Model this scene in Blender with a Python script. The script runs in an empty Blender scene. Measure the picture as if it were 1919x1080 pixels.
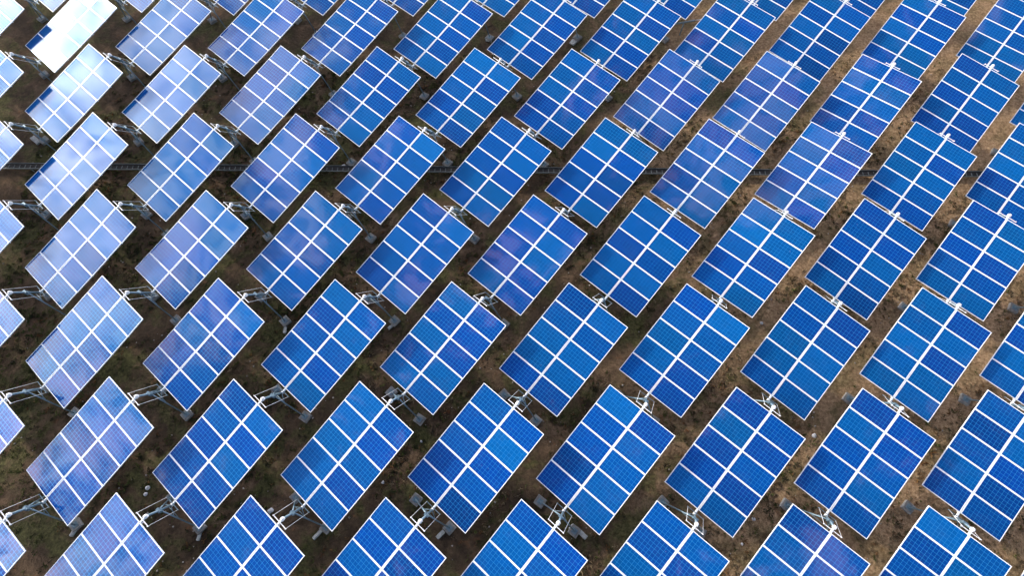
import bpy, bmesh, math, random
from math import radians as RAD, sin, cos, pi
from mathutils import Vector, Matrix

random.seed(11)
scene = bpy.context.scene
COL = scene.collection

# ------------------------------------------------------------------ survey
# camera and field geometry recovered from the photograph (metres)
F_PX = 1029.99            # focal length in pixels of a 1919 px wide frame
CAM_RX, CAM_RY = 0.3800, -0.0004
ZC = 2.10                 # height of a panel's centre above the ground
CAM_H = 24.0615 + ZC
ORG = Vector((-17.8412, 2.2656, ZC))
AZ, DAZ = 0.8794, -0.0106
SU, SV, SKEW = 6.0495, 5.4331, 0.6766
TILT, ROLL0 = 0.2024, 0.0142
U = Vector((cos(AZ), sin(AZ), -0.0002)) * SU
va = AZ - pi / 2 + SKEW
V = Vector((cos(va), sin(va), 0.0003)) * SV
LEN, WID = 5.10, 3.367

# (column, row): offset x, y, z, roll, tilt correction
PANEL_FIT = {
    (-6, 5): (0.008, -0.022, -0.013, -0.0075, -0.0028),
    (-5, 4): (-0.008, -0.004, 0.002, 0.0017, 0.0007),
    (-5, 5): (0.039, 0.039, -0.007, 0.0411, 0.0025),
    (-5, 6): (-0.043, -0.003, 0.014, 0.0099, -0.0036),
    (-4, 3): (-0.015, -0.018, 0.001, 0.0016, 0.0006),
    (-4, 4): (0.032, 0.007, -0.009, 0.0181, 0.0090),
    (-4, 5): (0.005, -0.032, -0.021, -0.0066, -0.0040),
    (-4, 6): (0.023, -0.043, -0.025, -0.0138, 0.0052),
    (-3, 2): (-0.016, -0.045, -0.003, 0.0001, 0.0001),
    (-3, 3): (0.004, -0.003, -0.000, 0.0333, 0.0052),
    (-3, 4): (-0.003, 0.004, 0.006, 0.0286, 0.0075),
    (-3, 5): (-0.027, -0.025, -0.009, 0.0091, 0.0010),
    (-3, 6): (-0.018, -0.024, -0.007, -0.0030, 0.0012),
    (-2, 1): (-0.004, -0.028, -0.002, -0.0002, -0.0001),
    (-2, 2): (0.019, -0.025, 0.005, 0.0160, 0.0124),
    (-2, 3): (-0.011, 0.006, 0.012, 0.0025, 0.0050),
    (-2, 4): (-0.013, 0.024, 0.006, 0.0116, 0.0026),
    (-2, 5): (-0.011, 0.024, -0.002, 0.0232, 0.0024),
    (-2, 6): (-0.025, -0.010, -0.002, 0.0000, 0.0000),
    (-1, 0): (-0.016, -0.000, 0.005, 0.0037, 0.0014),
    (-1, 1): (-0.013, 0.039, 0.012, 0.0330, 0.0121),
    (-1, 2): (0.004, 0.017, 0.018, 0.0253, 0.0001),
    (-1, 3): (-0.019, 0.015, 0.018, -0.0136, 0.0069),
    (-1, 4): (-0.019, -0.005, 0.007, -0.0238, 0.0013),
    (-1, 5): (-0.009, 0.009, -0.000, -0.0236, 0.0032),
    (-1, 6): (-0.002, 0.002, 0.001, 0.0006, -0.0002),
    (0, -1): (0.002, -0.003, -0.001, -0.0003, -0.0001),
    (0, 0): (0.027, 0.009, 0.017, 0.0313, 0.0056),
    (0, 1): (-0.007, 0.006, 0.001, 0.0152, 0.0036),
    (0, 2): (0.047, 0.045, 0.003, 0.0011, -0.0004),
    (0, 3): (-0.022, -0.007, 0.009, 0.0166, 0.0042),
    (0, 4): (0.006, 0.014, -0.009, -0.0073, 0.0017),
    (0, 5): (0.012, 0.020, -0.007, -0.0401, -0.0027),
    (0, 6): (-0.034, 0.002, -0.002, 0.0001, 0.0000),
    (1, -1): (0.008, 0.018, 0.011, 0.0343, 0.0033),
    (1, 0): (0.001, -0.010, 0.027, 0.0419, 0.0001),
    (1, 1): (0.007, 0.019, 0.002, -0.0004, 0.0002),
    (1, 2): (-0.013, -0.034, -0.006, -0.0128, 0.0059),
    (1, 3): (-0.023, -0.018, -0.009, -0.0186, 0.0075),
    (1, 4): (-0.001, 0.004, -0.018, -0.0385, -0.0015),
    (1, 5): (-0.015, -0.003, -0.015, -0.0344, 0.0012),
    (2, -1): (-0.009, 0.006, 0.006, 0.0444, 0.0024),
    (2, 0): (0.027, -0.021, 0.030, 0.0640, -0.0068),
    (2, 1): (-0.011, -0.007, -0.007, 0.0186, 0.0090),
    (2, 2): (0.005, -0.026, -0.009, -0.0160, 0.0064),
    (2, 3): (0.004, 0.001, -0.011, -0.0272, 0.0068),
    (2, 4): (0.007, 0.011, -0.010, -0.0706, -0.0014),
    (2, 5): (-0.013, -0.008, -0.010, -0.0376, -0.0031),
    (3, -1): (0.003, 0.008, 0.008, 0.0323, 0.0024),
    (3, 0): (0.003, -0.022, 0.018, 0.0475, 0.0022),
    (3, 1): (0.007, 0.000, -0.015, -0.0341, 0.0005),
    (3, 2): (0.035, -0.024, 0.004, -0.0467, 0.0062),
    (3, 3): (0.011, 0.006, 0.012, -0.0094, 0.0102),
    (3, 4): (0.008, 0.011, -0.011, -0.0352, -0.0069),
    (3, 5): (0.033, 0.089, 0.029, -0.0591, -0.0130),
    (4, -1): (0.006, 0.020, 0.001, 0.0647, 0.0024),
    (4, 0): (0.020, -0.005, -0.005, 0.0419, -0.0016),
    (4, 1): (0.020, 0.036, 0.009, -0.0031, 0.0012),
    (4, 2): (0.033, 0.005, -0.004, 0.0271, -0.0026),
    (4, 3): (0.015, 0.006, -0.003, 0.0630, -0.0043),
    (4, 4): (-0.029, 0.005, -0.012, 0.0667, -0.0030),
    (4, 5): (-0.015, 0.050, 0.015, 0.0078, 0.0028),
    (5, -1): (0.018, 0.050, 0.002, 0.0011, -0.0004),
    (5, 0): (0.002, -0.047, 0.031, -0.0396, -0.0046),
    (5, 1): (0.039, 0.004, 0.005, -0.0862, -0.0067),
    (5, 2): (0.016, -0.014, 0.004, -0.0693, -0.0141),
    (5, 3): (0.016, 0.011, 0.007, -0.0280, -0.0228),
    (5, 4): (-0.035, -0.012, -0.024, -0.0558, -0.0099),
    (5, 5): (0.027, 0.005, 0.013, -0.0067, -0.0025),
    (6, -1): (-0.014, 0.019, -0.001, -0.0246, -0.0006),
    (6, 0): (0.000, -0.012, 0.018, -0.0328, -0.0155),
    (6, 1): (-0.001, 0.001, -0.002, -0.0465, -0.0116),
    (6, 2): (-0.013, -0.004, 0.008, -0.0101, -0.0126),
    (7, -1): (-0.041, 0.023, -0.007, -0.0130, -0.0015),
    (7, 0): (-0.052, -0.010, 0.004, -0.0199, -0.0123),
}


def panel_axes(roll, dt):
    a = AZ + DAZ
    t = TILT + dt
    ax = Vector((cos(a) * cos(t), sin(a) * cos(t), sin(t)))
    w0 = Vector((sin(a), -cos(a), 0))
    n0 = w0.cross(ax)
    r = ROLL0 + roll
    w = w0 * cos(r) + n0 * sin(r)
    return w, ax, w.cross(ax)


def project(p):
    """pixel in the 1919 x 1080 photograph, used for choosing what to build and for wording labels only"""
    R = Matrix.Rotation(CAM_RY, 3, 'Y') @ Matrix.Rotation(CAM_RX, 3, 'X')
    q = R.transposed() @ (Vector(p) - Vector((0, 0, CAM_H)))
    return 959.5 - F_PX * q.x / q.z, 540 + F_PX * q.y / q.z


def ground_at(px, py, z=0.0):
    """world point on the ground surveyed from a photograph pixel"""
    R = Matrix.Rotation(CAM_RY, 3, 'Y') @ Matrix.Rotation(CAM_RX, 3, 'X')
    d = R @ Vector(((px - 959.5) / F_PX, -(py - 540) / F_PX, -1))
    t = (z - CAM_H) / d.z
    return Vector((0, 0, CAM_H)) + d * t


# ------------------------------------------------------------------ helpers
def obj(name, bm, mats, parent=None, smooth=False):
    me = bpy.data.meshes.new(name)
    bm.to_mesh(me); bm.free()
    for m in (mats if isinstance(mats, (list, tuple)) else [mats]):
        me.materials.append(m)
    if smooth:
        for p in me.polygons: p.use_smooth = True
    o = bpy.data.objects.new(name, me)
    COL.objects.link(o)
    if parent: o.parent = parent
    return o


def add_box(bm, x0, x1, y0, y1, z0, z1, M=None, mat=0, bevel=0.0):
    t = bmesh.new()
    vs = [t.verts.new((x, y, z)) for z in (z0, z1) for y in (y0, y1) for x in (x0, x1)]
    for f in ((0, 2, 3, 1), (4, 5, 7, 6), (0, 1, 5, 4), (2, 6, 7, 3), (0, 4, 6, 2), (1, 3, 7, 5)):
        t.faces.new([vs[i] for i in f])
    if bevel:
        bmesh.ops.bevel(t, geom=list(t.edges), offset=bevel, segments=1, affect='EDGES')
    if M is not None: bmesh.ops.transform(t, matrix=M, verts=t.verts)
    merge(bm, t, mat)


def merge(bm, t, mat=0):
    mp = {}
    for v in t.verts: mp[v] = bm.verts.new(v.co)
    for f in t.faces:
        try:
            nf = bm.faces.new([mp[v] for v in f.verts]); nf.material_index = mat
        except ValueError:
            pass
    t.free()


def add_tube(bm, a, b, r, r2=None, seg=10, mat=0, cap=True):
    a = Vector(a); b = Vector(b); r2 = r if r2 is None else r2
    d = (b - a).normalized()
    e = d.orthogonal().normalized(); g = d.cross(e)
    ra = [bm.verts.new(a + (e * cos(2 * pi * k / seg) + g * sin(2 * pi * k / seg)) * r) for k in range(seg)]
    rb = [bm.verts.new(b + (e * cos(2 * pi * k / seg) + g * sin(2 * pi * k / seg)) * r2) for k in range(seg)]
    for k in range(seg):
        f = bm.faces.new((ra[k], ra[(k + 1) % seg], rb[(k + 1) % seg], rb[k])); f.material_index = mat; f.smooth = True
    if cap:
        bm.faces.new(ra[::-1]).material_index = mat
        bm.faces.new(rb).material_index = mat


def add_ball(bm, c, r, sq=(1, 1, 1), seg=10):
    t = bmesh.new()
    bmesh.ops.create_uvsphere(t, u_segments=seg, v_segments=seg // 2 + 1, radius=r)
    bmesh.ops.transform(t, matrix=Matrix.Translation(c) @ Matrix.Diagonal((*sq, 1)), verts=t.verts)
    merge(bm, t)


def empty(name, loc, rot=None):
    o = bpy.data.objects.new(name, None)
    o.empty_display_size = 0.3
    COL.objects.link(o)
    M = Matrix.Translation(loc)
    if rot is not None: M = M @ rot.to_4x4()
    o.matrix_world = M
    return o


def tag(o, label=None, cat=None, group=None, kind=None):
    if label: o['label'] = label
    if cat: o['category'] = cat
    if group: o['group'] = group
    if kind: o['kind'] = kind
    return o


# ------------------------------------------------------------------ materials
class NT:
    def __init__(s, name):
        s.m = bpy.data.materials.new(name); s.m.use_nodes = True
        s.t = s.m.node_tree; s.n = s.t.nodes; s.l = s.t.links
        s.b = s.n['Principled BSDF']

    def node(s, typ, ins=None, **kw):
        k = s.n.new(typ)
        for a, v in kw.items(): setattr(k, a, v)
        for a, v in (ins or {}).items():
            if isinstance(v, bpy.types.NodeSocket): s.l.new(v, k.inputs[a])
            else: k.inputs[a].default_value = v
        return k

    def math(s, op, a, b=0.0, c=0.0, clamp=False):
        k = s.node('ShaderNodeMath', {0: a, 1: b, 2: c}, operation=op); k.use_clamp = clamp
        return k.outputs[0]

    def mix(s, fac, a, b, blend='MIX'):
        k = s.node('ShaderNodeMix', data_type='RGBA', blend_type=blend)
        for i, v in ((0, fac), (6, a), (7, b)):
            if isinstance(v, bpy.types.NodeSocket): s.l.new(v, k.inputs[i])
            else: k.inputs[i].default_value = (*v, 1) if isinstance(v, tuple) and len(v) == 3 else v
        return k.outputs[2]

    def noise(s, vec, scale, detail=4, rough=0.55, dist=0.0, w=None):
        ins = {'Scale': scale, 'Detail': detail, 'Roughness': rough, 'Distortion': dist}
        if vec is not None: ins['Vector'] = vec
        k = s.node('ShaderNodeTexNoise', ins)
        return k.outputs['Fac']

    def ramp(s, fac, stops, interp='LINEAR'):
        k = s.node('ShaderNodeValToRGB', {0: fac})
        k.color_ramp.interpolation = interp
        e = k.color_ramp.elements
        while len(e) < len(stops): e.new(0.5)
        for el, (p, c) in zip(e, stops):
            el.position = p; el.color = (*c, 1) if len(c) == 3 else c
        return k.outputs[0]

    def smooth(s, v, a, b):
        k = s.node('ShaderNodeMapRange', {0: v, 1: a, 2: b, 3: 0.0, 4: 1.0}, interpolation_type='SMOOTHSTEP')
        return k.outputs[0]

    def out(s, **kw):
        for a, v in kw.items():
            a = a.replace('_', ' ')
            if isinstance(v, bpy.types.NodeSocket): s.l.new(v, s.b.inputs[a])
            else: s.b.inputs[a].default_value = (*v, 1) if isinstance(v, tuple) and len(v) == 3 else v
        return s.m


MOD_L, MOD_W = 1.662, 1.011        # one module, long side across the panel
GAP_W, GAP_L = WID - 2 * MOD_L, (LEN - 5 * MOD_W) / 4
FR, MARGIN = 0.022, 0.008


def mat_cells():
    g = NT('solar_glass')
    uv = g.node('ShaderNodeUVMap').outputs[0]
    sp = g.node('ShaderNodeSeparateXYZ', {0: uv})
    x, y = sp.outputs[0], sp.outputs[1]
    px = (MOD_L - 2 * FR - 2 * MARGIN) / 10; py = (MOD_W - 2 * FR - 2 * MARGIN) / 6
    m0 = FR + MARGIN
    cx = g.math('DIVIDE', g.math('SUBTRACT', x, m0), px)
    cy = g.math('DIVIDE', g.math('SUBTRACT', y, m0), py)
    # distance to the nearest cell border, in metres
    def dist(c, p):
        f = g.math('FRACT', c)
        return g.math('MULTIPLY', g.math('MINIMUM', f, g.math('SUBTRACT', 1.0, f)), p)
    dmin = g.math('MINIMUM', dist(cx, px), dist(cy, py))
    line = g.math('LESS_THAN', dmin, 0.0047)
    # busbars and fingers printed on each cell
    bb = g.math('MULTIPLY', g.math('ABSOLUTE', g.math('SUBTRACT', g.math('FRACT', g.math('ADD', g.math('MULTIPLY', cy, 3.0), 0.0)), 0.5)), py / 3)
    bus = g.math('LESS_THAN', bb, 0.0010)
    inside = g.math('MULTIPLY',
                    g.math('MULTIPLY', g.math('GREATER_THAN', cx, 0.0), g.math('LESS_THAN', cx, 10.0)),
                    g.math('MULTIPLY', g.math('GREATER_THAN', cy, 0.0), g.math('LESS_THAN', cy, 6.0)))
    rnd = g.node('ShaderNodeObjectInfo').outputs['Random']
    base = g.ramp(rnd, [(0.0, (0.000, 0.028, 0.150)), (0.12, (0.000, 0.045, 0.235)), (0.30, (0.000, 0.064, 0.215)), (0.45, (0.000, 0.074, 0.270)),
                        (0.62, (0.000, 0.044, 0.262)), (0.80, (0.003, 0.036, 0.210)), (1.0, (0.000, 0.092, 0.305))])
    # polycrystalline wafers differ a little from cell to cell
    cell = g.node('ShaderNodeCombineXYZ', {0: g.math('FLOOR', cx), 1: g.math('FLOOR', cy), 2: g.math('MULTIPLY', rnd, 517.0)}).outputs[0]
    wn = g.node('ShaderNodeTexWhiteNoise', {0: cell}, noise_dimensions='3D').outputs[0]
    k = g.node('ShaderNodeMapRange', {0: wn, 1: 0.0, 2: 1.0, 3: 0.93, 4: 1.07}).outputs[0]
    base = g.mix(1.0, base, g.node('ShaderNodeCombineColor', {0: k, 1: k, 2: k}).outputs[0], 'MULTIPLY')
    pos = g.node('ShaderNodeNewGeometry').outputs['Position']
    col = g.mix(g.math('MULTIPLY', bus, 0.35), base, (0.01, 0.22, 0.60))
    col = g.mix(g.math('MULTIPLY', line, 0.80), col, (0.05, 0.40, 0.92))
    # dust film, a few pale spots
    dust = g.math('MULTIPLY', g.smooth(g.noise(pos, 1.1, 6, 0.65), 0.48, 0.80), 0.02)
    col = g.mix(dust, col, (0.40, 0.42, 0.42))
    spots = g.smooth(g.noise(pos, 9.0, 2, 0.5), 0.76, 0.80)
    col = g.mix(g.math('MULTIPLY', spots, 0.25), col, (0.55, 0.58, 0.6))
    col = g.mix(inside, (0.80, 0.83, 0.85), col)
    bmp = g.node('ShaderNodeBump', {'Strength': 0.035, 'Distance': 0.02, 'Height': g.noise(pos, 2.2, 2, 0.5)}).outputs[0]
    rough = g.math('ADD', 0.035, g.math('MULTIPLY', dust, 1.2))
    metal = g.math('MULTIPLY', inside, g.math('MULTIPLY', line, 0.40))
    rough = g.math('ADD', rough, g.math('MULTIPLY', metal, 0.25))
    return g.out(Base_Color=col, Roughness=rough, IOR=1.55, Metallic=metal, Normal=bmp)


def mat_simple(name, col, rough=0.5, metal=0.0, var=0.15, scale=6.0, spec=0.5, dirt=None):
    g = NT(name)
    pos = g.node('ShaderNodeNewGeometry').outputs['Position']
    n = g.noise(pos, scale, 5, 0.6)
    a = tuple(c * (1 - var) for c in col); b = tuple(min(1, c * (1 + var)) for c in col)
    c = g.mix(g.smooth(n, 0.3, 0.7), a, b)
    if dirt:
        c = g.mix(g.math('MULTIPLY', g.smooth(g.noise(pos, scale * 2.3, 6, 0.7), 0.55, 0.75), 0.6), c, dirt)
    r = g.math('ADD', rough - 0.08, g.math('MULTIPLY', n, 0.16))
    g.b.inputs['Specular IOR Level'].default_value = spec
    return g.out(Base_Color=c, Roughness=r, Metallic=metal)


M_GLASS = mat_cells()
M_BACK = mat_simple('backsheet', (0.60, 0.61, 0.62), 0.6, 0, 0.05)
M_FRAME = mat_simple('anodised_frame', (0.80, 0.83, 0.84), 0.42, 0.0, 0.04, 3.0)
M_GALV = mat_simple('galvanised_steel', (0.15, 0.23, 0.28), 0.42, 0.25, 0.12, 9.0)
M_WHITE = mat_simple('white_bearing', (0.80, 0.80, 0.79), 0.45, 0.0, 0.06, 9.0)
M_CONC = mat_simple('concrete', (0.23, 0.23, 0.225), 0.9, 0, 0.25, 7.0, 0.2, dirt=(0.13, 0.11, 0.09))
M_SLAB = mat_simple('pale_concrete', (0.42, 0.44, 0.43), 0.9, 0, 0.2, 8.0, 0.2, dirt=(0.2, 0.19, 0.17))
M_TRAY = mat_simple('zinc_tray', (0.17, 0.20, 0.21), 0.5, 0.3, 0.2, 4.0)
M_CABLE = mat_simple('black_cable', (0.022, 0.022, 0.024), 0.6, 0, 0.2)
M_STONE = mat_simple('pale_stone', (0.52, 0.53, 0.55), 0.85, 0, 0.2, 12.0, 0.2)


def mat_ground():
    g = NT('dry_earth')
    pos = g.node('ShaderNodeNewGeometry').outputs['Position']
    big = g.noise(pos, 0.16, 5, 0.6, 0.4)
    mid = g.noise(pos, 0.9, 6, 0.62, 0.6)
    fine = g.noise(pos, 7.0, 8, 0.7)
    grit = g.noise(pos, 38.0, 4, 0.7)
    c = g.ramp(mid, [(0.25, (0.046, 0.034, 0.022)), (0.45, (0.080, 0.056, 0.037)), (0.58, (0.125, 0.084, 0.054)), (0.75, (0.22, 0.155, 0.105))])
    # paler, warmer soil towards the right: sunlit brightness painted into the colour
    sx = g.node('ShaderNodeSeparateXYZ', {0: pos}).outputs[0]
    dry = g.smooth(g.math('ADD', sx, g.math('MULTIPLY', g.math('SUBTRACT', big, 0.5), 40.0)), -1.0, 21.0)  # weight of the painted-in sunlight, not dryness of the soil
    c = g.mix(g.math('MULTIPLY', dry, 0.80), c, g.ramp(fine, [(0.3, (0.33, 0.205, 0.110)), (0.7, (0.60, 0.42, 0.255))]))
    rust = g.math('MULTIPLY', g.smooth(g.noise(pos, 1.7, 5, 0.65, 0.5), 0.58, 0.72), 0.55)
    c = g.mix(rust, c, (0.205, 0.098, 0.048))
    green = g.math('MULTIPLY', g.smooth(g.noise(pos, 0.55, 7, 0.68, 0.3), 0.46, 0.60), g.math('SUBTRACT', 0.85, g.math('MULTIPLY', dry, 0.50)))
    c = g.mix(green, c, g.ramp(fine, [(0.3, (0.040, 0.046, 0.018)), (0.7, (0.120, 0.118, 0.046))]))
    k = g.node('ShaderNodeMapRange', {0: fine, 1: 0.25, 2: 0.75, 3: 0.55, 4: 1.4}).outputs[0]
    c = g.mix(1.0, c, g.node('ShaderNodeCombineColor', {0: k, 1: k, 2: k}).outputs[0], 'MULTIPLY')
    peb = g.smooth(grit, 0.66, 0.72)
    c = g.mix(g.math('MULTIPLY', peb, 0.5), c, (0.36, 0.32, 0.28))
    h = g.math('ADD', g.math('MULTIPLY', mid, 0.5), g.math('ADD', g.math('MULTIPLY', fine, 0.35), g.math('MULTIPLY', grit, 0.15)))
    bmp = g.node('ShaderNodeBump', {'Strength': 0.9, 'Distance': 0.25, 'Height': h}).outputs[0]
    return g.out(Base_Color=c, Roughness=0.95, Normal=bmp, Specular_IOR_Level=0.1)


# ------------------------------------------------------------------ ground
bm = bmesh.new()
NGX, NGY = 90, 60
X0, X1, Y0, Y1 = -48.0, 48.0, -26.0, 42.0
gv = []
from mathutils import noise as mnoise
def ground_z(x, y):
    e = min(1.0, max(0.0, min(x - X0, X1 - x, y - Y0, Y1 - y) / 4))
    return e * (0.10 * mnoise.noise(Vector((x * 0.22, y * 0.22, 3.0))) + 0.05 * mnoise.noise(Vector((x * 0.9, y * 0.9, 7.0)))) - 0.04
for a in range(NGY * 2 + 1):
    for b in range(NGX * 2 + 1):
        x = X0 + (X1 - X0) * b / (NGX * 2); y = Y0 + (Y1 - Y0) * a / (NGY * 2)
        gv.append(bm.verts.new((x, y, ground_z(x, y))))
w_ = NGX * 2 + 1
for a in range(NGY * 2):
    for b in range(NGX * 2):
        f = bm.faces.new((gv[a * w_ + b], gv[a * w_ + b + 1], gv[(a + 1) * w_ + b + 1], gv[(a + 1) * w_ + b])); f.smooth = True
# flat skirt out to the horizon
far = 900.0
cor = [gv[0], gv[w_ - 1], gv[-1], gv[-w_]]
fc = [bm.verts.new((sx * far, sy * far, -0.04)) for sx, sy in ((-1, -1), (1, -1), (1, 1), (-1, 1))]
edge = [gv[0:w_], gv[w_ - 1::w_], gv[len(gv) - 1:len(gv) - w_ - 1:-1], gv[len(gv) - w_::-w_]]
for q in range(4):
    bm.faces.new([fc[q], fc[(q + 1) % 4]] + list(edge[q])[::-1])
bmesh.ops.recalc_face_normals(bm, faces=bm.faces)
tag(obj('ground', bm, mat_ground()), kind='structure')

# ------------------------------------------------------------------ one solar panel (prototype) and its copies
def glass_mesh():
    bm = bmesh.new()
    uvl = bm.loops.layers.uv.new('UVMap')
    x, y = MOD_L / 2 - 0.004, MOD_W / 2 - 0.004
    vs = [bm.verts.new(c) for c in ((-x, -y, 0), (x, -y, 0), (x, y, 0), (-x, y, 0))]
    f = bm.faces.new(vs)
    for lp in f.loops: lp[uvl].uv = (lp.vert.co.x + MOD_L / 2, lp.vert.co.y + MOD_W / 2)
    vb = [bm.verts.new((v.co.x, v.co.y, -0.006)) for v in vs]
    f2 = bm.faces.new(vb[::-1]); f2.material_index = 1
    for a in range(4):
        f3 = bm.faces.new((vs[a], vb[a], vb[(a + 1) % 4], vs[(a + 1) % 4])); f3.material_index = 1
    return bm


def frame_mesh():
    bm = bmesh.new()
    x, y = MOD_L / 2, MOD_W / 2
    z0, z1 = -0.038, 0.004
    add_box(bm, -x, x, -y, -y + FR, z0, z1)
    add_box(bm, -x, x, y - FR, y, z0, z1)
    add_box(bm, -x, -x + FR, -y + FR, y - FR, z0, z1)
    add_box(bm, x - FR, x, -y + FR, y - FR, z0, z1)
    return bm


STUB_HI, STUB_LO = 0.30, 0.27
ARM = 0.40
ARM_HI, ARM_LO = LEN / 2 + 0.13, -LEN / 2 - 0.17

proto = empty('solar_panel', (0, 0, 0))
mod0 = None
for side in (-1, 1):
    for k in range(5):
        loc = Vector((side * (GAP_W / 2 + MOD_L / 2), -LEN / 2 + MOD_W / 2 + k * (MOD_W + GAP_L), 0))
        if mod0 is None:
            m = mod0 = obj('solar_module', glass_mesh(), [M_GLASS, M_BACK], proto)
            fr0 = obj('module_frame', frame_mesh(), M_FRAME, m)
        else:
            m = mod0.copy(); COL.objects.link(m); m.parent = proto
            fr = fr0.copy(); COL.objects.link(fr); fr.parent = m
        ky = loc.y / LEN
        m.location = loc + Vector((0, 0, 0.118 * ky * ky - 0.019))
        m.rotation_euler = (0.0465 * ky, 0, 0)
bm = bmesh.new()      # torque tube between the two columns of modules, running out past both ends
add_box(bm, -0.055, 0.055, -LEN / 2, LEN / 2, -0.155, -0.045)
add_box(bm, -0.019, 0.019, -LEN / 2 + 0.002, LEN / 2 - 0.002, -0.0445, -0.024)
add_tube(bm, (0, LEN / 2 - 0.02, -0.06), (0, LEN / 2 + STUB_HI, -0.06), 0.050, seg=12)
add_tube(bm, (0, -LEN / 2 + 0.02, -0.06), (0, -LEN / 2 - STUB_LO, -0.06), 0.050, seg=12)
obj('torque_tube', bm, M_FRAME, proto)
bm = None
rail0 = None
for k in range(4):
    y = -LEN / 2 + (k + 1) * MOD_W + (k + 0.5) * GAP_L
    if rail0 is None:
        bm = bmesh.new()
        for s in (-1, 1):
            add_box(bm, s * 0.060, s * (WID / 2 - 0.02), -0.025, 0.025, -0.085, -0.041)
            add_box(bm, s * 0.060, s * (WID / 2 - 0.02), -0.0045, 0.0045, -0.0405, 0.008)
        bmesh.ops.recalc_face_normals(bm, faces=bm.faces)
        r = rail0 = obj('cross_rail', bm, M_FRAME, proto)
    else:
        r = rail0.copy(); COL.objects.link(r); r.parent = proto
    r.location = (0, y, 0.118 * (y / LEN) ** 2 - 0.027)
for y in (ARM_HI, ARM_LO):
    bm = bmesh.new()
    add_box(bm, -ARM, ARM, y - 0.013, y + 0.013, -0.035, -0.004, bevel=0.004)
    add_tube(bm, (-ARM + 0.02, y, -0.06), (-ARM + 0.02, y, 0.015), 0.022, seg=8)
    add_tube(bm, (ARM - 0.02, y, -0.06), (ARM - 0.02, y, 0.015), 0.022, seg=8)
    obj('cross_arm', bm, M_WHITE if y > 0 else M_GALV, proto)


def copy_tree(o, parent=None):
    c = o.copy(); COL.objects.link(c)
    if parent is not None: c.parent = parent
    for ch in o.children: copy_tree(ch, c)
    return c


ROWS = range(-3, 8)
def pose(i, j):
    d = PANEL_FIT.get((i, j))
    if d is None:
        rr = random.Random(i * 100 + j)
        near = [PANEL_FIT[k][3] for k in ((i, j - 1), (i, j + 1), (i + 1, j)) if k in PANEL_FIT]
        r = sum(near) / len(near) if near else -0.01
        d = (rr.uniform(-.02, .02), rr.uniform(-.02, .02), 0, r + rr.uniform(-.01, .01), 0)
    c = ORG + V * i + U * j + Vector(d[:3])
    return c, panel_axes(d[3], d[4])


def clip_area(poly):
    """area of a projected quad inside the frame"""
    def clip(ps, ax, lim, sgn):
        res = []
        for a in range(len(ps)):
            p, q = ps[a], ps[(a + 1) % len(ps)]
            ip, iq = sgn * (p[ax] - lim) <= 0, sgn * (q[ax] - lim) <= 0
            if ip: res.append(p)
            if ip != iq:
                t = (lim - p[ax]) / (q[ax] - p[ax])
                res.append((p[0] + t * (q[0] - p[0]), p[1] + t * (q[1] - p[1])))
        return res
    for ax, lim, sg in ((0, 0, -1), (0, 1919, 1), (1, 0, -1), (1, 1080, 1)):
        poly = clip(poly, ax, lim, sg)
        if not poly: return 0
    return abs(sum(poly[a][0] * poly[(a + 1) % len(poly)][1] - poly[(a + 1) % len(poly)][0] * poly[a][1] for a in range(len(poly)))) / 2


cells = {}
for j in ROWS:
    for i in range(-10, 13):
        c, (w, ax, n) = pose(i, j)
        pts = [project(c + w * (sx * WID / 2) + ax * (sy * LEN / 2)) for sx, sy in ((-1, 1), (1, 1), (1, -1), (-1, -1))]
        m = 190
        if any(-m < x < 1919 + m and -m < y < 1080 + m for x, y in pts):
            cells[(i, j)] = (c, w, ax, n, clip_area(pts), project(c))

ORD = ['leftmost', 'second', 'third', 'fourth', 'fifth', 'sixth', 'seventh', 'eighth', 'ninth', 'tenth', 'eleventh', 'twelfth', 'thirteenth']
seen_rows = sorted({j for (i, j), d in cells.items() if d[4] > 40})
ROWNAME = {}
for a, j in enumerate(seen_rows):
    up = a
    ROWNAME[j] = ['bottom row', 'second row up', 'third row up', 'fourth row up', 'fifth row up', 'sixth row up',
                  'seventh row up', 'eighth row up', 'ninth row up', 'tenth row up'][up]
top = seen_rows[-1]
ROWNAME[top] = 'topmost row'


def place_words(i, j):
    row = sorted(k for (k, jj), d in cells.items() if jj == j and d[4] > 40)
    if i not in row: return None
    a = row.index(i)
    if a == 0: return 'leftmost', ROWNAME[j]
    if a == len(row) - 1: return 'rightmost', ROWNAME[j]
    return ORD[a] + ' from left', ROWNAME[j]


def look(i, j, x, y):
    if (i, j) in ((4, 2), (4, 3), (4, 4)): return 'blue solar panel with violet cloud sheen'
    g = x + 0.45 * y
    if g < 230: return 'whitish glaring solar panel'
    if g < 520: return 'pale lilac blue solar panel'
    if g < 900: return 'light blue solar panel'
    if g < 1500: return 'bright blue solar panel'
    return 'deep blue solar panel'


first = True
for (i, j), (c, w, ax, n, area, pc) in sorted(cells.items(), key=lambda t: (t[0][1], t[0][0])):
    p = proto if first else copy_tree(proto)
    first = False
    R = Matrix((w, ax, n)).transposed()
    p.matrix_world = Matrix.Translation(c) @ R.to_4x4()
    pw = place_words(i, j)
    if pw: lab = '%s, %s in the %s' % (look(i, j, *pc), *pw)
    else: lab = 'blue solar panel just beyond the picture edge'
    tag(p, lab, 'solar panel', 'tilted solar panels in rows')
    rr = random.Random(1000 + i * 37 + j)
    for m in p.children:
        if m.name.startswith('solar_module'):
            m.rotation_euler = (0.0465 * m.location.y / LEN + rr.gauss(0, 0.0050), rr.gauss(0, 0.0032), 0)

# ------------------------------------------------------------------ support masts
W0 = Vector((sin(AZ + DAZ), -cos(AZ + DAZ), 0))
UD = Vector((cos(AZ + DAZ), sin(AZ + DAZ), 0))


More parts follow.
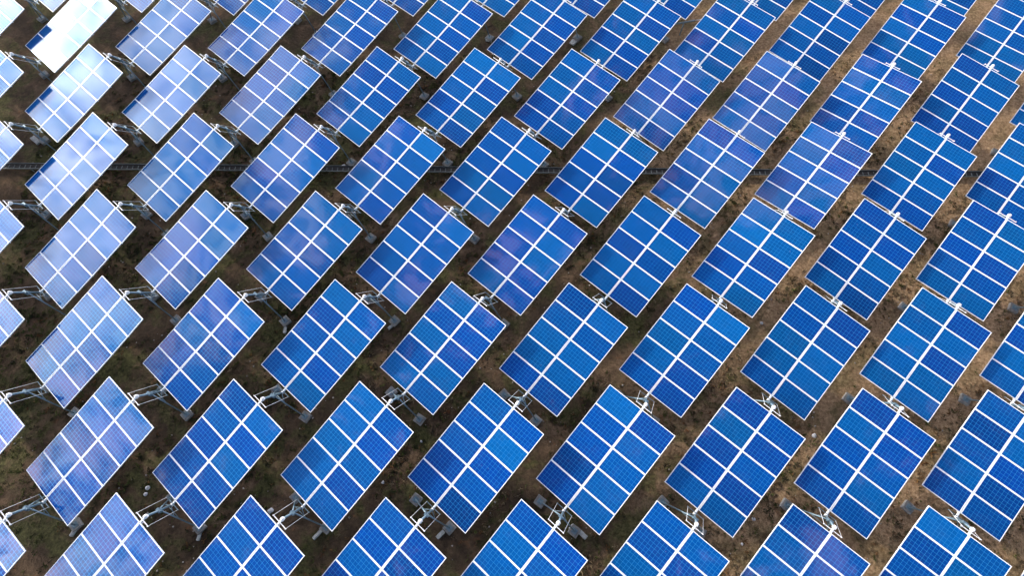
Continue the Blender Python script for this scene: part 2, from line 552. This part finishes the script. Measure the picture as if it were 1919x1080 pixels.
def mast(i, j):
    """mast between the high end of panel (i, j) and the low end of panel (i, j + 1)"""
    c0, (w, ax, n) = pose(i, j)
    c1, (w1, ax1, n1) = pose(i, j + 1)
    A = c0 + ax * (LEN / 2 + STUB_HI - 0.03) - n * 0.06      # upper bearing
    B = c1 - ax1 * (LEN / 2 + STUB_LO - 0.03) - n1 * 0.06    # lower bearing
    mid = A.lerp(B, 0.5); foot = Vector((mid.x, mid.y, 0))
    rt = empty('support_mast', foot)
    L = lambda p: Vector(p) - foot
    d = (B - A).normalized()
    bm = bmesh.new(); add_tube(bm, L(A), L(B), 0.046, seg=12)
    add_box(bm, -0.10, 0.10, -0.055, 0.055, -0.10, 0.10, Matrix.Translation(L(mid)) @ Matrix((W0, UD, Vector((0, 0, 1)))).transposed().to_4x4())
    obj('mast_tube', bm, M_GALV, rt)
    for P, a_, r in ((A, ax, 0.082), (B, ax1, 0.062)):
        bm = bmesh.new()
        add_tube(bm, L(P - a_ * 0.055), L(P + a_ * 0.055), r, seg=14)
        add_ball(bm, L(P + Vector((0, 0, 0.045))), r * 0.95)
        add_tube(bm, L(P + a_ * 0.055), L(P + a_ * 0.085), r * 0.55, seg=10)
        obj('bearing', bm, M_WHITE, rt)
    top_ = A.lerp(B, 0.55)
    rr = random.Random(i * 71 + j * 13)
    for s in (-1, 1):
        gx = mid + W0 * (s * 0.95 + rr.uniform(-.05, .05)) + UD * rr.uniform(-.08, .08)
        gx = Vector((gx.x, gx.y, ground_z(gx.x, gx.y)))
        a = top_ + W0 * (s * 0.06)
        bm = bmesh.new()
        add_tube(bm, L(a), L(gx + Vector((0, 0, 0.16))), 0.031, seg=10)
        obj('leg', bm, M_GALV, rt)
        bm = bmesh.new()                                     # short gusset from the mast's lower end to the leg
        add_tube(bm, L(B - d * 0.06), L(a.lerp(gx, 0.30)), 0.016, seg=8)
        obj('brace', bm, M_GALV, rt)
        bm = bmesh.new()
        Mx = Matrix.Translation(L(gx)) @ Matrix.Rotation(AZ + rr.uniform(-.15, .15), 4, 'Z')
        h = 0.21
        add_box(bm, -0.22, 0.22, -0.22, 0.22, -0.15, h - 0.06, Mx, bevel=0.012)
        add_box(bm, -0.12, 0.12, -0.12, 0.12, h - 0.0605, h - 0.045, Mx, mat=1)
        for bx in (-0.085, 0.085):
            for by in (-0.085, 0.085):
                q = Mx @ Vector((bx, by, h - 0.045)); add_tube(bm, q, q + Vector((0, 0, 0.03)), 0.012, seg=6, mat=1)
        obj('footing', bm, [M_CONC, M_GALV], rt)
        bm = bmesh.new()
        p0 = c0 + ax * ARM_HI + w * (s * (ARM - 0.02)); p1 = c1 + ax1 * ARM_LO + w1 * (s * (ARM - 0.02))
        add_tube(bm, L(p0), L(p1), 0.008, seg=6)
        obj('link_rod', bm, M_WHITE, rt)
    bm = bmesh.new()                                         # tie across the two legs
    z = 0.42
    a0 = top_ + W0 * -0.06; a1 = top_ + W0 * 0.06
    g0 = mid - W0 * 0.95; g1 = mid + W0 * 0.95; g0.z = g1.z = 0.1
    add_tube(bm, L(a0.lerp(g0, z)), L(a1.lerp(g1, z)), 0.015, seg=8)
    obj('cross_tie', bm, M_GALV, rt)
    return rt, mid


for (i, j), d in sorted(cells.items(), key=lambda t: (t[0][1], t[0][0])):
    if (i, j + 1) not in cells and j + 1 > max(ROWS): continue
    c1, _ax = pose(i, j + 1)
    rt, mid = mast(i, j)
    x, y = project(mid)
    pw = place_words(i, j)
    seen = -10 < x < 1930 and -10 < y < 1090
    look_ = 'blue shaded' if x < 700 else ('grey galvanised' if x < 1250 else 'sunlit whitish')
    if pw: lab = '%s mast at upper end of %s panel, %s' % (look_, *pw)
    elif seen:
        pq = place_words(i, j + 1)
        lab = '%s mast at lower end of %s panel, %s' % ((look_,) + pq) if pq else '%s mast at the picture edge' % look_
    else: lab = 'steel support mast just beyond the picture edge'
    tag(rt, lab, 'support mast', 'A frame masts between the solar panels')

# ------------------------------------------------------------------ cable tray across the field
ya, yb = ground_at(40, 316).y, ground_at(1800, 331).y
xa, xb = ground_at(0, 316).x - 6, ground_at(1919, 331).x + 6
tr = empty('cable_tray', ((xa + xb) / 2, (ya + yb) / 2, 0))
ang = math.atan2(yb - ya, ground_at(1800, 331).x - ground_at(40, 316).x)
tr.rotation_euler = (0, 0, ang)
Lh = (xb - xa) / 2; TW = 0.17; TZ = 0.26
for s in (-1, 1):
    bm = bmesh.new()
    add_box(bm, -Lh, Lh, s * TW - 0.009, s * TW + 0.009, TZ - 0.05, TZ + 0.04)
    obj('side_rail', bm, M_TRAY, tr)
nr = int(2 * Lh / 0.30)
order = sorted(range(nr), key=lambda k: abs(k - nr / 2))
rest = bmesh.new(); rung0 = None
for q, k in enumerate(order):
    x = -Lh + 0.15 + k * 0.30
    if q < 100:
        if rung0 is None:
            bm = bmesh.new(); add_box(bm, -0.013, 0.013, -TW + 0.010, 0.05, -0.01, 0.01)
            r = rung0 = obj('rung', bm, M_TRAY, tr)
        else:
            r = rung0.copy(); COL.objects.link(r); r.parent = tr
        r.location = (x, 0, TZ + 0.02)
    else:
        add_box(rest, x - 0.013, x + 0.013, -TW + 0.010, 0.05, TZ + 0.01, TZ + 0.03)
o = obj('outer_rungs', rest, M_TRAY, tr); o['kind'] = 'stuff'
bm = bmesh.new()
for q, yy in enumerate((-0.13, -0.09, -0.05, -0.01, 0.03, 0.07, 0.11, 0.14)):
    prev = None
    for k in range(60):
        p = Vector((-Lh + 2 * Lh * k / 59, yy + 0.008 * sin(k * 1.7 + q * 2), TZ - 0.020 + 0.006 * sin(k * 2.3 + q)))
        if prev is not None: add_tube(bm, prev, p, 0.022, seg=6, cap=False)
        prev = p
obj('cables', bm, M_CABLE, tr)
k = 0
for x in [-Lh + 2 + 3.0 * a for a in range(int((2 * Lh - 4) / 3.0) + 1)]:
    bm = bmesh.new()
    add_box(bm, x - 0.025, x + 0.025, -TW - 0.018 - 0.03, -TW - 0.018, -0.15, TZ + 0.02)
    add_box(bm, x - 0.025, x + 0.025, TW + 0.018, TW + 0.018 + 0.03, -0.15, TZ + 0.02)
    add_box(bm, x - 0.025, x + 0.025, -TW - 0.018, TW + 0.018, TZ - 0.09, TZ - 0.06)
    obj('stand', bm, M_TRAY, tr)
tag(tr, 'long ladder cable tray with dark cables running under the panels across the field', 'cable tray')

# ------------------------------------------------------------------ loose slabs, stones and pipes on the ground
def slab(px, py, ang, L_, W_, lab, mat=None, h=0.12, tilt=0.1):
    g = ground_at(px, py, 0.05)
    bm = bmesh.new()
    rr = random.Random(px * 7 + py)
    t = bmesh.new()
    bmesh.ops.create_grid(t, x_segments=6, y_segments=3, size=0.5)
    top = [(v.co.x, v.co.y) for v in t.verts]; t.free()
    add_box(bm, -L_ / 2, L_ / 2, -W_ / 2, W_ / 2, 0, h, bevel=0.02)
    bmesh.ops.subdivide_edges(bm, edges=bm.edges, cuts=2, use_grid_fill=True)
    for v in bm.verts:
        v.co += Vector((rr.uniform(-1, 1), rr.uniform(-1, 1), rr.uniform(-1, 1))) * 0.012
    o = obj('concrete_slab', bm, mat or M_SLAB)
    o.location = (g.x, g.y, ground_z(g.x, g.y) - 0.01)
    o.rotation_euler = (0, tilt, ang)
    tag(o, lab, 'concrete slab', 'loose concrete slabs by the mast feet')
    return o


def dirpx(x0, y0, x1, y1):
    a, b = ground_at(x0, y0), ground_at(x1, y1)
    return math.atan2(b.y - a.y, b.x - a.x)


SLABS = [
    (1091, 1002, dirpx(1079, 993, 1097, 1010), 0.46, 0.19, 'pale rounded slab lying right of the central mast foot near the bottom'),
    (1074, 992, dirpx(1079, 993, 1097, 1010), 0.34, 0.24, 'dull grey slab half under the central mast foot near the bottom'),
    (825, 1003, dirpx(820, 1006, 836, 990), 0.40, 0.17, 'grey slab leaning on a foot pad left of bottom centre'),
    (595, 1002, dirpx(585, 1010, 605, 988), 0.52, 0.15, 'narrow light grey slab below the second bottom mast'),
    (372, 1006, dirpx(371, 1014, 374, 998), 0.36, 0.12, 'small upright looking slab below a panel corner at lower left'),
    (139, 996, dirpx(134, 1006, 148, 985), 0.48, 0.14, 'bent pale slab beside the foot pad at far lower left'),
    (733, 611, dirpx(724, 618, 742, 605), 0.40, 0.13, 'grey slab beside the foot pad left of the picture centre'),
    (534, 619, dirpx(533, 626, 535, 608), 0.34, 0.13, 'bluish slab hanging below a foot pad at mid left'),
    (66, 262, dirpx(58, 254, 76, 270), 0.62, 0.26, 'bright white slab under the masts at upper left'),
    (1075, 77, dirpx(1070, 84, 1082, 70), 0.50, 0.34, 'pale broken slab between the panels at upper centre'),
    (916, 72, dirpx(910, 72, 924, 74), 0.40, 0.28, 'dim grey slab between the panels left of the upper centre'),
]
for s in SLABS: slab(*s)


def stone(px, py, r, lab, mat=None):
    g = ground_at(px, py, 0.03)
    bm = bmesh.new()
    bmesh.ops.create_icosphere(bm, subdivisions=2, radius=r)
    rr = random.Random(px + py * 3)
    off = Vector((rr.random() * 9, rr.random() * 9, rr.random() * 9))
    for v in bm.verts:
        v.co *= 1 + 0.45 * mnoise.noise(v.co / r * 1.1 + off); v.co.z *= 0.6
    o = obj('stone', bm, mat or M_STONE)
    o.location = (g.x, g.y, ground_z(g.x, g.y) + r * 0.25); o.rotation_euler = (0, 0, rr.random() * 6)
    tag(o, lab, 'stone', 'loose pale stones on the soil')


for st in [
    (275, 915, 0.10, 'larger white stone on soil at lower left, upper of a pair'),
    (271, 927, 0.085, 'smaller white stone on soil at lower left, lower of a pair'),
    (717, 905, 0.065, 'single small white stone beside a panel edge at lower left of centre'),
    (1428, 605, 0.08, 'single white stone on dark soil between panels right of centre'),
    (1413, 974, 0.075, 'grey stone beside the panel gap at lower right'),
    (1391, 1021, 0.055, 'tiny bluish stone near the bottom edge right of centre'),
    (1527, 817, 0.10, 'flat grey stone on soil between panels at right'),
    (789, 828, 0.06, 'small stone on gravel left of the lower centre'),
    (506, 958, 0.12, 'rough grey stone between panels near the bottom left'),
    (644, 311, 0.12, 'grey stone beside the cable tray left of centre'),
    (839, 308, 0.11, 'pale stone behind the cable tray near the picture centre'),
    (1017, 311, 0.13, 'pale stone above the cable tray beside a panel corner'),
    (1445, 126, 0.11, 'whitish stone in the sunlit lane at upper right'),
]: stone(*st)

# grey drive pipe that shows between panels at the top
a, b = ground_at(1262, 45, 0.9), ground_at(1302, 38, 0.9)
bm = bmesh.new()
d = (b - a).normalized(); c = (a + b) / 2
rt = empty('actuator', (c.x, c.y, 0))
add_tube(bm, a - c + Vector((0, 0, .9)) - d * .6, b - c + Vector((0, 0, .9)), 0.05, seg=10)
obj('barrel', bm, M_GALV, rt)
bm = bmesh.new(); add_tube(bm, b - c + Vector((0, 0, .9)), b - c + Vector((0, 0, .9)) + d * .5, 0.03, seg=8)
obj('piston', bm, M_WHITE, rt)
bm = bmesh.new(); add_tube(bm, (0, 0, -0.1), (0, 0, 0.86), 0.04, seg=8); obj('post', bm, M_GALV, rt)
tag(rt, 'grey steel actuator arm poking out between two panels at the top', 'actuator')

# ------------------------------------------------------------------ weeds, dry grass and gravel
def mat_leaf(name, a, b):
    g = NT(name)
    pos = g.node('ShaderNodeNewGeometry').outputs['Position']
    c = g.mix(g.smooth(g.noise(pos, 1.3, 3, 0.6), 0.35, 0.65), a, b)
    return g.out(Base_Color=c, Roughness=0.85, Specular_IOR_Level=0.15)


M_G = [mat_leaf('green_weed', (0.050, 0.070, 0.022), (0.120, 0.130, 0.040)),
       mat_leaf('dry_grass', (0.17, 0.125, 0.075), (0.27, 0.215, 0.135)),
       mat_leaf('rust_weed', (0.16, 0.075, 0.035), (0.22, 0.125, 0.05)),
       mat_leaf('dark_weed', (0.040, 0.044, 0.022), (0.085, 0.072, 0.040))]
rg = random.Random(5)
verts, faces, mats = [], [], []
def blade(x, y, z, a, l, w, up, mi):
    dx, dy = cos(a), sin(a)
    b0 = len(verts)
    verts.extend([(x - dy * w, y + dx * w, z), (x + dy * w, y - dx * w, z), (x + dx * l * .55 + dy * w * .8, y + dy * l * .55 - dx * w * .8, z + up),
                  (x + dx * l, y + dy * l, z + up * rg.uniform(.4, 1.1)), (x + dx * l * .55 - dy * w * .8, y + dy * l * .55 + dx * w * .8, z + up)])
    faces.append((b0, b0 + 1, b0 + 2, b0 + 3, b0 + 4)); mats.append(mi)
N_T = 42000
for t in range(N_T):
    x = rg.uniform(-27, 27); y = rg.uniform(-10, 26)
    px, py = project((x, y, 0))
    if not (-60 < px < 1980 and -60 < py < 1140): continue
    dens = mnoise.noise(Vector((x * 0.35, y * 0.35, 1.5))) + 0.6 * mnoise.noise(Vector((x * 1.4, y * 1.4, 4.0)))
    if dens < -0.15 + rg.uniform(-.25, .25): continue
    dryness = 0.42 + x / 40 + 0.55 * mnoise.noise(Vector((x * 0.5, y * 0.5, 9.0)))
    r = rg.random()
    mi = 1 if r < dryness * 0.62 else (2 if r < dryness * 0.62 + 0.13 else (0 if rg.random() < 0.6 else 3))
    z = ground_z(x, y)
    s = rg.uniform(0.035, 0.12) * (1.35 if dens > .35 else 1)
    for q in range(rg.randint(4, 8)):
        blade(x + rg.gauss(0, s * .4), y + rg.gauss(0, s * .4), z, rg.uniform(0, 6.283), s * rg.uniform(.6, 1.5), s * rg.uniform(.07, .2), s * rg.uniform(.25, .8), mi)
me = bpy.data.meshes.new('weeds'); me.from_pydata(verts, [], faces)
for m in M_G: me.materials.append(m)
me.polygons.foreach_set('material_index', mats)
o = bpy.data.objects.new('weeds', me); COL.objects.link(o)
tag(o, 'low weeds and dry grass tufts scattered over the brown soil', 'weeds', kind='stuff')

bm = bmesh.new()
for t in range(2600):
    x = rg.uniform(-27, 27); y = rg.uniform(-10, 26)
    if mnoise.noise(Vector((x * 0.3, y * 0.3, 20.0))) < rg.uniform(-.5, .35): continue
    r = rg.uniform(0.015, 0.05)
    tb = bmesh.new(); bmesh.ops.create_icosphere(tb, subdivisions=1, radius=r)
    for v in tb.verts: v.co = Vector((v.co.x * rg.uniform(.8, 1.3), v.co.y * rg.uniform(.8, 1.3), v.co.z * .6)) + Vector((x, y, ground_z(x, y) + r * .2))
    merge(bm, tb)
o = obj('gravel', bm, mat_simple('gravel_stone', (0.30, 0.27, 0.24), 0.9, 0, 0.4, 3.0, 0.2))
tag(o, 'small gravel stones strewn over the brown soil', 'gravel', kind='stuff')

# ------------------------------------------------------------------ camera
cam = bpy.data.cameras.new('camera')
cam.sensor_width = 36.0
cam.lens = 36.0 * F_PX / 1919.0
cam.clip_start = 0.1; cam.clip_end = 3000
co = bpy.data.objects.new('camera', cam); COL.objects.link(co)
co.location = (0, 0, CAM_H); co.rotation_euler = (CAM_RX, CAM_RY, 0)
scene.camera = co

# ------------------------------------------------------------------ light: low hazy sun from the upper left
SUN_AZ, SUN_EL = RAD(151), RAD(22.5)
SD = Vector((cos(SUN_EL) * cos(SUN_AZ), cos(SUN_EL) * sin(SUN_AZ), sin(SUN_EL)))
sl = bpy.data.lights.new('sun', 'SUN'); sl.energy = 3.2; sl.angle = RAD(3.0); sl.color = (1.0, 0.90, 0.76)
so = bpy.data.objects.new('sun', sl); COL.objects.link(so)
so.rotation_euler = (-SD).to_track_quat('-Z', 'Y').to_euler()
so.location = (0, 0, 60)

world = bpy.data.worlds.new('World'); scene.world = world; world.use_nodes = True
wt = world.node_tree; wn = wt.nodes; wl = wt.links
bg = wn['Background']; bg.inputs[1].default_value = 0.15
class WT(NT):
    def __init__(s): s.t = wt; s.n = wn; s.l = wl
g = WT()
sky = g.node('ShaderNodeTexSky', sky_type='NISHITA')
sky.sun_disc = False; sky.sun_elevation = SUN_EL; sky.sun_rotation = RAD(90) - SUN_AZ
sky.air_density = 1.0; sky.dust_density = 0.6; sky.ozone_density = 3.0
dirv = g.node('ShaderNodeTexCoord').outputs['Generated']
sp = g.node('ShaderNodeSeparateXYZ', {0: dirv})
dz = g.math('MAXIMUM', sp.outputs[2], 0.0)
dot = g.node('ShaderNodeVectorMath', {0: dirv, 1: SD}, operation='DOT_PRODUCT').outputs['Value']
dot = g.math('MAXIMUM', dot, 0.0)
den = g.math('ADD', dz, 0.25)
plane = g.node('ShaderNodeCombineXYZ', {0: g.math('DIVIDE', sp.outputs[0], den), 1: g.math('DIVIDE', sp.outputs[1], den), 2: 0.0}).outputs[0]
n1 = g.noise(plane, 2.3, 8, 0.62, 0.6)
n2 = g.noise(plane, 7.0, 6, 0.6, 0.8)
n3 = g.noise(plane, 19.0, 7, 0.65, 1.0)
# bright cloud bank low in the sky round the sun, ragged along its upper edge, with thin wisps beyond it
cov = g.math('ADD', g.math('MULTIPLY', g.math('SUBTRACT', n1, 0.5), 1.5), g.math('MULTIPLY', g.math('SUBTRACT', n2, 0.5), 1.4))
cov = g.math('ADD', cov, g.math('MULTIPLY', g.math('SUBTRACT', n3, 0.5), 2.3))
side = g.node('ShaderNodeVectorMath', {0: dirv, 1: (cos(RAD(140)), sin(RAD(140)), 0.0)}, operation='DOT_PRODUCT').outputs['Value']
edge = g.math('SUBTRACT', g.math('ADD', g.math('MULTIPLY', side, 0.62), 0.30), sp.outputs[2])
bank = g.smooth(g.math('ADD', edge, g.math('MULTIPLY', cov, 0.55)), -0.10, 0.14)
near = g.node('ShaderNodeVectorMath', {0: dirv, 1: (0.155, 0.300, 0.941)}, operation='DISTANCE').outputs['Value']
puff = g.math('MULTIPLY', g.smooth(near, 0.22, 0.05), 0.55)
wisp = g.math('MULTIPLY', g.smooth(g.math('ADD', g.math('ADD', cov, puff), g.math('MULTIPLY', side, 0.15)), 0.25, 0.52), 0.75)
mask = g.math('MAXIMUM', bank, wisp)
core = g.math('POWER', dot, 90.0)
mid_ = g.math('POWER', dot, 12.0)
lowb = g.math('ADD', g.math('MULTIPLY', g.smooth(dz, 0.70, 0.42), 12.0), g.math('MULTIPLY', g.smooth(dz, 0.54, 0.44), 20.0))
lum = g.math('ADD', g.math('ADD', g.math('ADD', 9.0, lowb), g.math('MULTIPLY', mid_, 9.0)), g.math('MULTIPLY', core, 9.0))
lum = g.math('MULTIPLY', lum, g.node('ShaderNodeMapRange', {0: cov, 1: -0.35, 2: 0.35, 3: 0.40, 4: 1.45}).outputs[0])
tint = g.mix(g.smooth(n2, 0.40, 0.60), (0.80, 0.94, 0.88), (1.0, 0.82, 0.95))
tint = g.mix(g.smooth(dz, 0.74, 0.88), tint, (1.0, 0.66, 1.02))
tint = g.mix(g.smooth(dot, 0.90, 0.99), tint, (1.0, 0.98, 0.97))
cloud = g.node('ShaderNodeVectorMath', {0: tint, 3: lum}, operation='SCALE').outputs[0]
col = g.mix(mask, sky.outputs[0], cloud)
wl.new(col, bg.inputs[0])

scene.view_settings.view_transform = 'Standard'
scene.view_settings.look = 'None'
scene.view_settings.exposure = 0.2
scene.view_settings.gamma = 1.0
